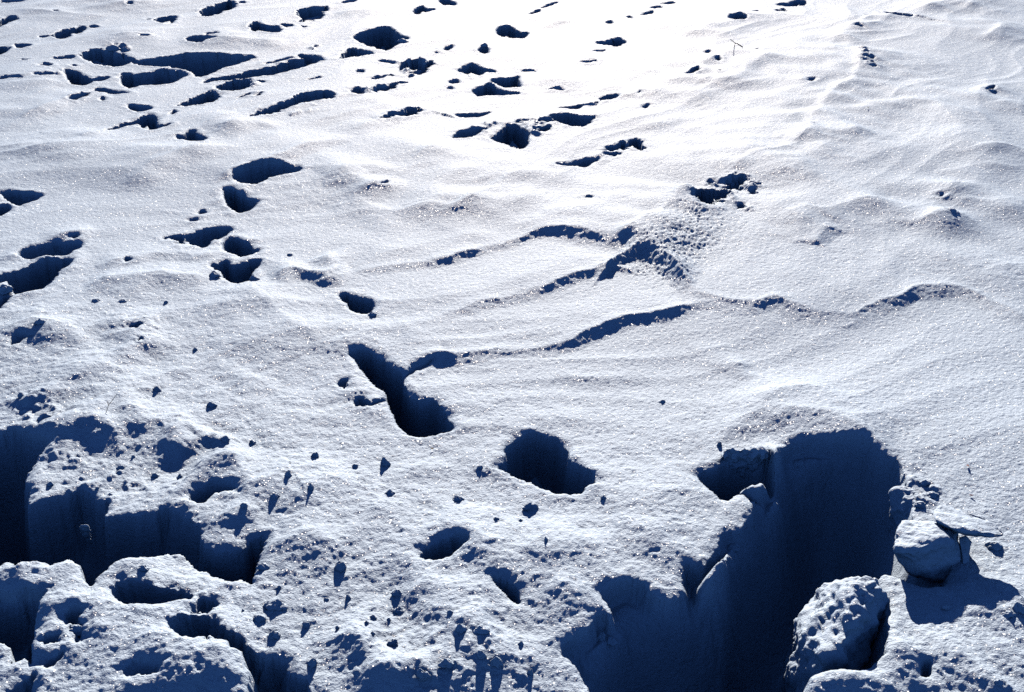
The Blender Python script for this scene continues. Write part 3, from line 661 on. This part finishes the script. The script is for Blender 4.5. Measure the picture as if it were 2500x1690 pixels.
for k, c in enumerate([
    ('D', 1062, 1103, 62, 62, 'lone dark snow clump left of the other on the smooth slope above the black hollow'),
    ('D', 1425, 1205, 70, 60, 'lone grey snow clump right of the other on the smooth left slope'),
    ('D', 1118, 505, 30, 32, 'tiny dark clump on open snow below the left footprints'),
    ('D', 650, 500, 60, 38, 'pale crumbly clump, leftmost of three below the left footprints'),
    ('D', 825, 500, 60, 26, 'flat pale clump, middle of three below the left footprints'),
    ('D', 1315, 815, 30, 30, 'tiny pinkish grey crumb alone on the smooth left slope'),
    ('D', 150, 1170, 50, 60, 'pointed grey clump near the left edge above the crumbly rim'),
    ('D', 310, 1310, 90, 60, 'large grey clump on the crumbly rim of the black hollow'),
    ('D', 280, 705, 70, 55, 'peaked clump above the small hollow near the left edge'),
    ('D', 1520, 1470, 60, 80, 'dark clump right of the forked dark hollow'),
    ('D', 1700, 1445, 40, 50, 'small dark clump with a faint shadow trail to its right'),
    ('D', 2125, 1560, 50, 80, 'pointed grey clump below and left of the central trench'),
    ('D', 900, 1545, 30, 35, 'tiny crumb above the rubble field at left'),
    ('D', 530, 1540, 32, 34, 'small dark crumb at the top of the left rubble'),
    ('G', 1212, 138, 48, 70, 'upright dark clump left of the peaked mound'),
    ('G', 1045, 115, 60, 45, 'low dark clump in the rubble left of the peaked mound'),
    ('G', 820, 70, 55, 50, 'slanted dark clump at the top of the left rubble field'),
    ('G', 335, 185, 50, 40, 'dark crumb just right of the left black hollow'),
    ('G', 465, 225, 48, 42, 'dark crumb on the ledge over the black hollow'),
    ('G', 655, 205, 26, 36, 'thin upright crumb in the middle of the left rubble'),
    ('G', 745, 255, 36, 40, 'small clump beside the jagged rim of the black hollow'),
    ('G', 1945, 190, 46, 85, 'dark upright clump at the tip of a small ridge'),
    ('G', 2100, 285, 40, 85, 'tall leaning dark clump on the smooth snow left of centre'),
    ('G', 1855, 320, 60, 55, 'triangular grey clump left of the tall leaning clump'),
    ('G', 1650, 400, 50, 62, 'small pillar of snow throwing a spike shaped shadow'),
    ('G', 2290, 775, 80, 130, 'big dark pointed clump left of the small dark hole'),
    ('G', 1775, 770, 80, 80, 'dark clump right of the spiked shadow tip'),
    ('G', 965, 790, 75, 55, 'grey tooth of snow on the lit tongue below the black hollow'),
    ('G', 1850, 1020, 150, 95, 'wide grey rounded clump, largest on the lower slope'),
    ('G', 2195, 965, 34, 34, 'tiny dark crumb right of the wide rounded clump'),
    ('G', 2062, 1130, 52, 66, 'square dark clump below and right of the wide one'),
    ('G', 1750, 1110, 80, 70, 'ragged dark clump below the wide rounded clump'),
    ('G', 1845, 1210, 85, 80, 'slanting grey clump in the lower middle of the left rubble'),
    ('G', 2275, 1170, 30, 50, 'thin grey splinter clump on bright snow'),
    ('G', 2105, 1380, 70, 90, 'upright grey clump above the crooked dark hollow'),
    ('G', 1880, 895, 30, 26, 'tiny crumb above the wide rounded clump'),
    ('G', 1640, 1062, 18, 20, 'pin sized dark crumb left of the ragged clump'),
    ('G', 1950, 1480, 110, 90, 'pale lump on the lip of the crooked dark hollow'),
    ('G', 2030, 1530, 90, 60, 'pointed shard right of the pale lump at the bottom edge'),
    ('G', 540, 1190, 130, 90, 'dark ragged clump on the shaded slope at lower left'),
    ('H', 310, 48, 68, 100, 'tall pale spire shaped clump below the central trench'),
    ('H', 100, 65, 46, 40, 'small crumb left of the spire shaped clump'),
    ('H', 338, 265, 56, 66, 'leaning grey clump at the edge of a shaded slope'),
    ('H', 795, 300, 76, 66, 'squat dark clump left of the pyramid clump'),
    ('H', 1275, 350, 95, 80, 'pyramid shaped clump below the deep black footprint'),
    ('H', 940, 85, 45, 50, 'dark crumb left of the deep black footprint'),
    ('H', 1052, 452, 34, 30, 'tiny dark crumb below the pyramid clump'),
    ('H', 1212, 445, 30, 24, 'tiny flat crumb right below the pyramid clump'),
    ('H', 1770, 298, 36, 34, 'small dark crumb right of the deep black footprint'),
    ('H', 1385, 650, 22, 50, 'thin dark splinter standing on a bright ridge'),
    ('H', 60, 950, 36, 52, 'small dark clump in the lower middle rubble at its left'),
    ('H', 385, 930, 85, 70, 'blocky grey clump left of the vertical snow edge'),
    ('H', 400, 1030, 80, 60, 'dark triangular clump under the blocky grey one'),
    ('H', 225, 1090, 44, 50, 'small slanted clump below the triangular one'),
    ('H', 328, 1100, 36, 32, 'round small clump beside the slanted one'),
    ('H', 182, 1145, 28, 34, 'tiny clump lowest of the small group in the lower middle'),
    ('H', 745, 1120, 50, 48, 'dark clump at the end of a bright curved ridge'),
    ('H', 360, 1280, 70, 90, 'leaning grey clump above the bright ridge at the bottom'),
    ('H', 222, 1230, 34, 50, 'small leaning clump left of the larger leaning one'),
    ('H', 815, 1240, 75, 90, 'dark tooth with a long spike of shadow near the bottom'),
    ('H', 955, 1245, 110, 60, 'grey wedge right of the dark tooth near the bottom'),
    ('H', 1215, 1275, 36, 50, 'small clump right of the grey wedge near the bottom'),
    ('H', 1280, 1450, 46, 90, 'narrow grey clump above the bottom edge right of the rubble'),
    ('H', 955, 1400, 60, 90, 'upright dark clump in the bottom rubble under the grey wedge'),
    ('H', 1050, 1420, 80, 110, 'sparkling dark clump in the bottom rubble with a bright tip'),
    ('H', 720, 1450, 90, 90, 'broad dark clump in the bottom rubble at its middle'),
    ('H', 560, 1520, 80, 130, 'dark upright lump in the bottom rubble at its left'),
    ('H', 1760, 1130, 56, 100, 'upright dark clump on the lip between the two lower hollows'),
    ('H', 1820, 1130, 90, 80, 'bright crumbly clump hanging over the huge hole'),
    ('I', 265, -75, 34, 60, 'small curled grey clump on the bright snow above the notch'),
    ('I', 515, 385, 26, 22, 'tiny bright ball on the left wall of the huge hole'),
    ('I', 360, 520, 100, 60, 'dark clump on the left rim of the huge hole'),
    ('I', 2110, 610, 120, 75, 'bright oval lump under the tip of the jutting crust plate'),
    ('I', 1700, 270, 90, 50, 'crumbly grey clump between the pale block and the plate'),
    ('I', 1640, 200, 80, 60, 'crumbly clump behind the pale rounded block'),
    ('I', 1610, 340, 90, 40, 'flat bright chip beside the pale rounded block'),
    ('I', 2270, 1060, 100, 120, 'grey rough clump near the right edge, above the corner'),
    ('I', 2200, 1100, 80, 60, 'low rough clump left of the one near the right edge'),
    ('I', 2130, 1570, 60, 60, 'dark pointed clump at the bottom edge right of the boulder'),
    ('I', 1785, 1035, 60, 22, 'faint flat crumb on bright snow right of the boulder'),
    ('E', 220, 585, 60, 36, 'pale pebble of snow at the lip of the small footprint'),
    ('E', 2170, 1150, 40, 30, 'tiny crumb on the smooth snow right of centre'),
    ('D', 1440, 320, 80, 70, 'pale rounded clump at the left lip of the double footprint'),
    ('D', 1715, 345, 60, 60, 'pale rounded clump at the right lip of the double footprint'),
    ('D', 35, 430, 110, 90, 'pale crumbling lump between the two footprints at the left edge'),
    ('D', 1950, 165, 40, 26, 'tiny crumb right of the double footprint'),
    ('C', 885, 905, 34, 30, 'small dark crumb on the long soft ridge at upper right'),
    ('C', 2090, 640, 60, 26, 'small dark lump standing on the smooth far right snow'),
    ('C', 1805, 1495, 110, 50, 'dark rounded lump on a ridge at the right'),
    ('A', 760, 340, 90, 60, 'pile of broken snow above the wide dark hollow'),
    ('A', 850, 340, 60, 40, 'small pile right of the broken snow above the wide hollow'),
    ('B', 970, 320, 50, 40, 'little pointed clump above the small dark footprint'),
    ('B', 1690, 700, 100, 40, 'pale lump beside the small footprint at upper middle'),
    ('B', 425, 300, 70, 40, 'grey chip at the lower right lip of the large round hole'),
    ]):
    s_, x_, y_, w_, h_, lb_ = c
    clump(s_, x_, y_, w_, h_, lb_, k+3, lean=((k*37) % 10-5)*.05)

# twigs and leaf bits blown onto the snow
def rod(name, pts, r, mat, label=None, cat=None, parent=None):
    bm = bmesh.new(); rings = []
    for i, p in enumerate(pts):
        p = Vector(p); d = (Vector(pts[min(i+1, len(pts)-1)])-Vector(pts[max(i-1, 0)])).normalized()
        a = d.orthogonal().normalized(); b = d.cross(a); rr = r*(1-.5*i/(len(pts)-1))
        rings.append([bm.verts.new(p+(a*math.cos(t)+b*math.sin(t))*rr) for t in (0, 1.05, 2.1, 3.14, 4.19, 5.24)])
    for u, v in zip(rings, rings[1:]):
        for i in range(6): bm.faces.new((u[i], u[(i+1) % 6], v[(i+1) % 6], v[i]))
    bm.faces.new(rings[0][::-1]); bm.faces.new(rings[-1])
    me = bpy.data.meshes.new(name); bm.to_mesh(me); bm.free(); me.materials.append(mat)
    o = bpy.data.objects.new(name, me); C.objects.link(o)
    if parent: o.parent = parent
    if label: o['label'] = label; o['category'] = cat
    return o
def G3(s, x, y, dz): a = P(s, x, y, dz); return (a[0], a[1], dz+height_at(*P(s, x, y)))
t = rod('twig', [G3('C', 420, 330, .01), G3('C', 385, 308, .04), G3('C', 368, 300, .06), G3('C', 340, 278, .10)], .004, BARK, 'thin dark forked twig sticking out of the far snow at upper right', 'twig')
rod('branchlet', [G3('C', 372, 302, .055), G3('C', 366, 325, .03), G3('C', 362, 342, .0)], .004, BARK, parent=t)
t = rod('twig', [G3('D', 725, 1310, .0), G3('D', 742, 1265, .015), G3('D', 800, 1185, .03)], .0012, BARK, 'faint thin twig half buried on the left slope', 'twig')
rod('branchlet', [G3('D', 742, 1265, .015), G3('D', 735, 1235, .02)], .0010, BARK, parent=t)
def flake(name, s, x, y, size, mat, label, cat, rot=0):
    x0, y0 = P(s, x, y); z = height_at(x0, y0)+.004
    bm = bmesh.new(); n = 8
    top = [bm.verts.new((math.cos(2*math.pi*i/n)*size, math.sin(2*math.pi*i/n)*size*.45, .0008+.3*size*math.cos(2*math.pi*i/n)**2)) for i in range(n)]
    bot = [bm.verts.new((v.co.x, v.co.y, v.co.z-.0008)) for v in top]
    bm.faces.new(top); bm.faces.new(bot[::-1])
    for i in range(n): bm.faces.new((top[i], bot[i], bot[(i+1) % n], top[(i+1) % n]))
    me = bpy.data.meshes.new(name); bm.to_mesh(me); bm.free(); me.materials.append(mat)
    o = bpy.data.objects.new(name, me); C.objects.link(o); o.location = (x0, y0, z); o.rotation_euler = (.3, .3, rot)
    o['label'] = label; o['category'] = cat
flake('straw_bit', 'E', 620, 1490, .0045, STRAW, 'tiny yellow straw bit on bright snow below the curved trench', 'straw bit', .3)
flake('dry_leaf', 'I', 1928, 95, .008, RUST, 'tiny rust brown leaf scrap on the smooth snow at right', 'leaf scrap', 1.2)
flake('dry_leaf', 'I', 1955, 282, .006, RUST, 'fainter reddish scrap just below the other leaf scrap at right', 'leaf scrap', 2.5)
flake('seed', 'C', 1258, 772, .008, BARK, 'tiny dark seed on the smooth snow at upper right', 'seed', .5)
print('done', round(time.time()-T0, 1))
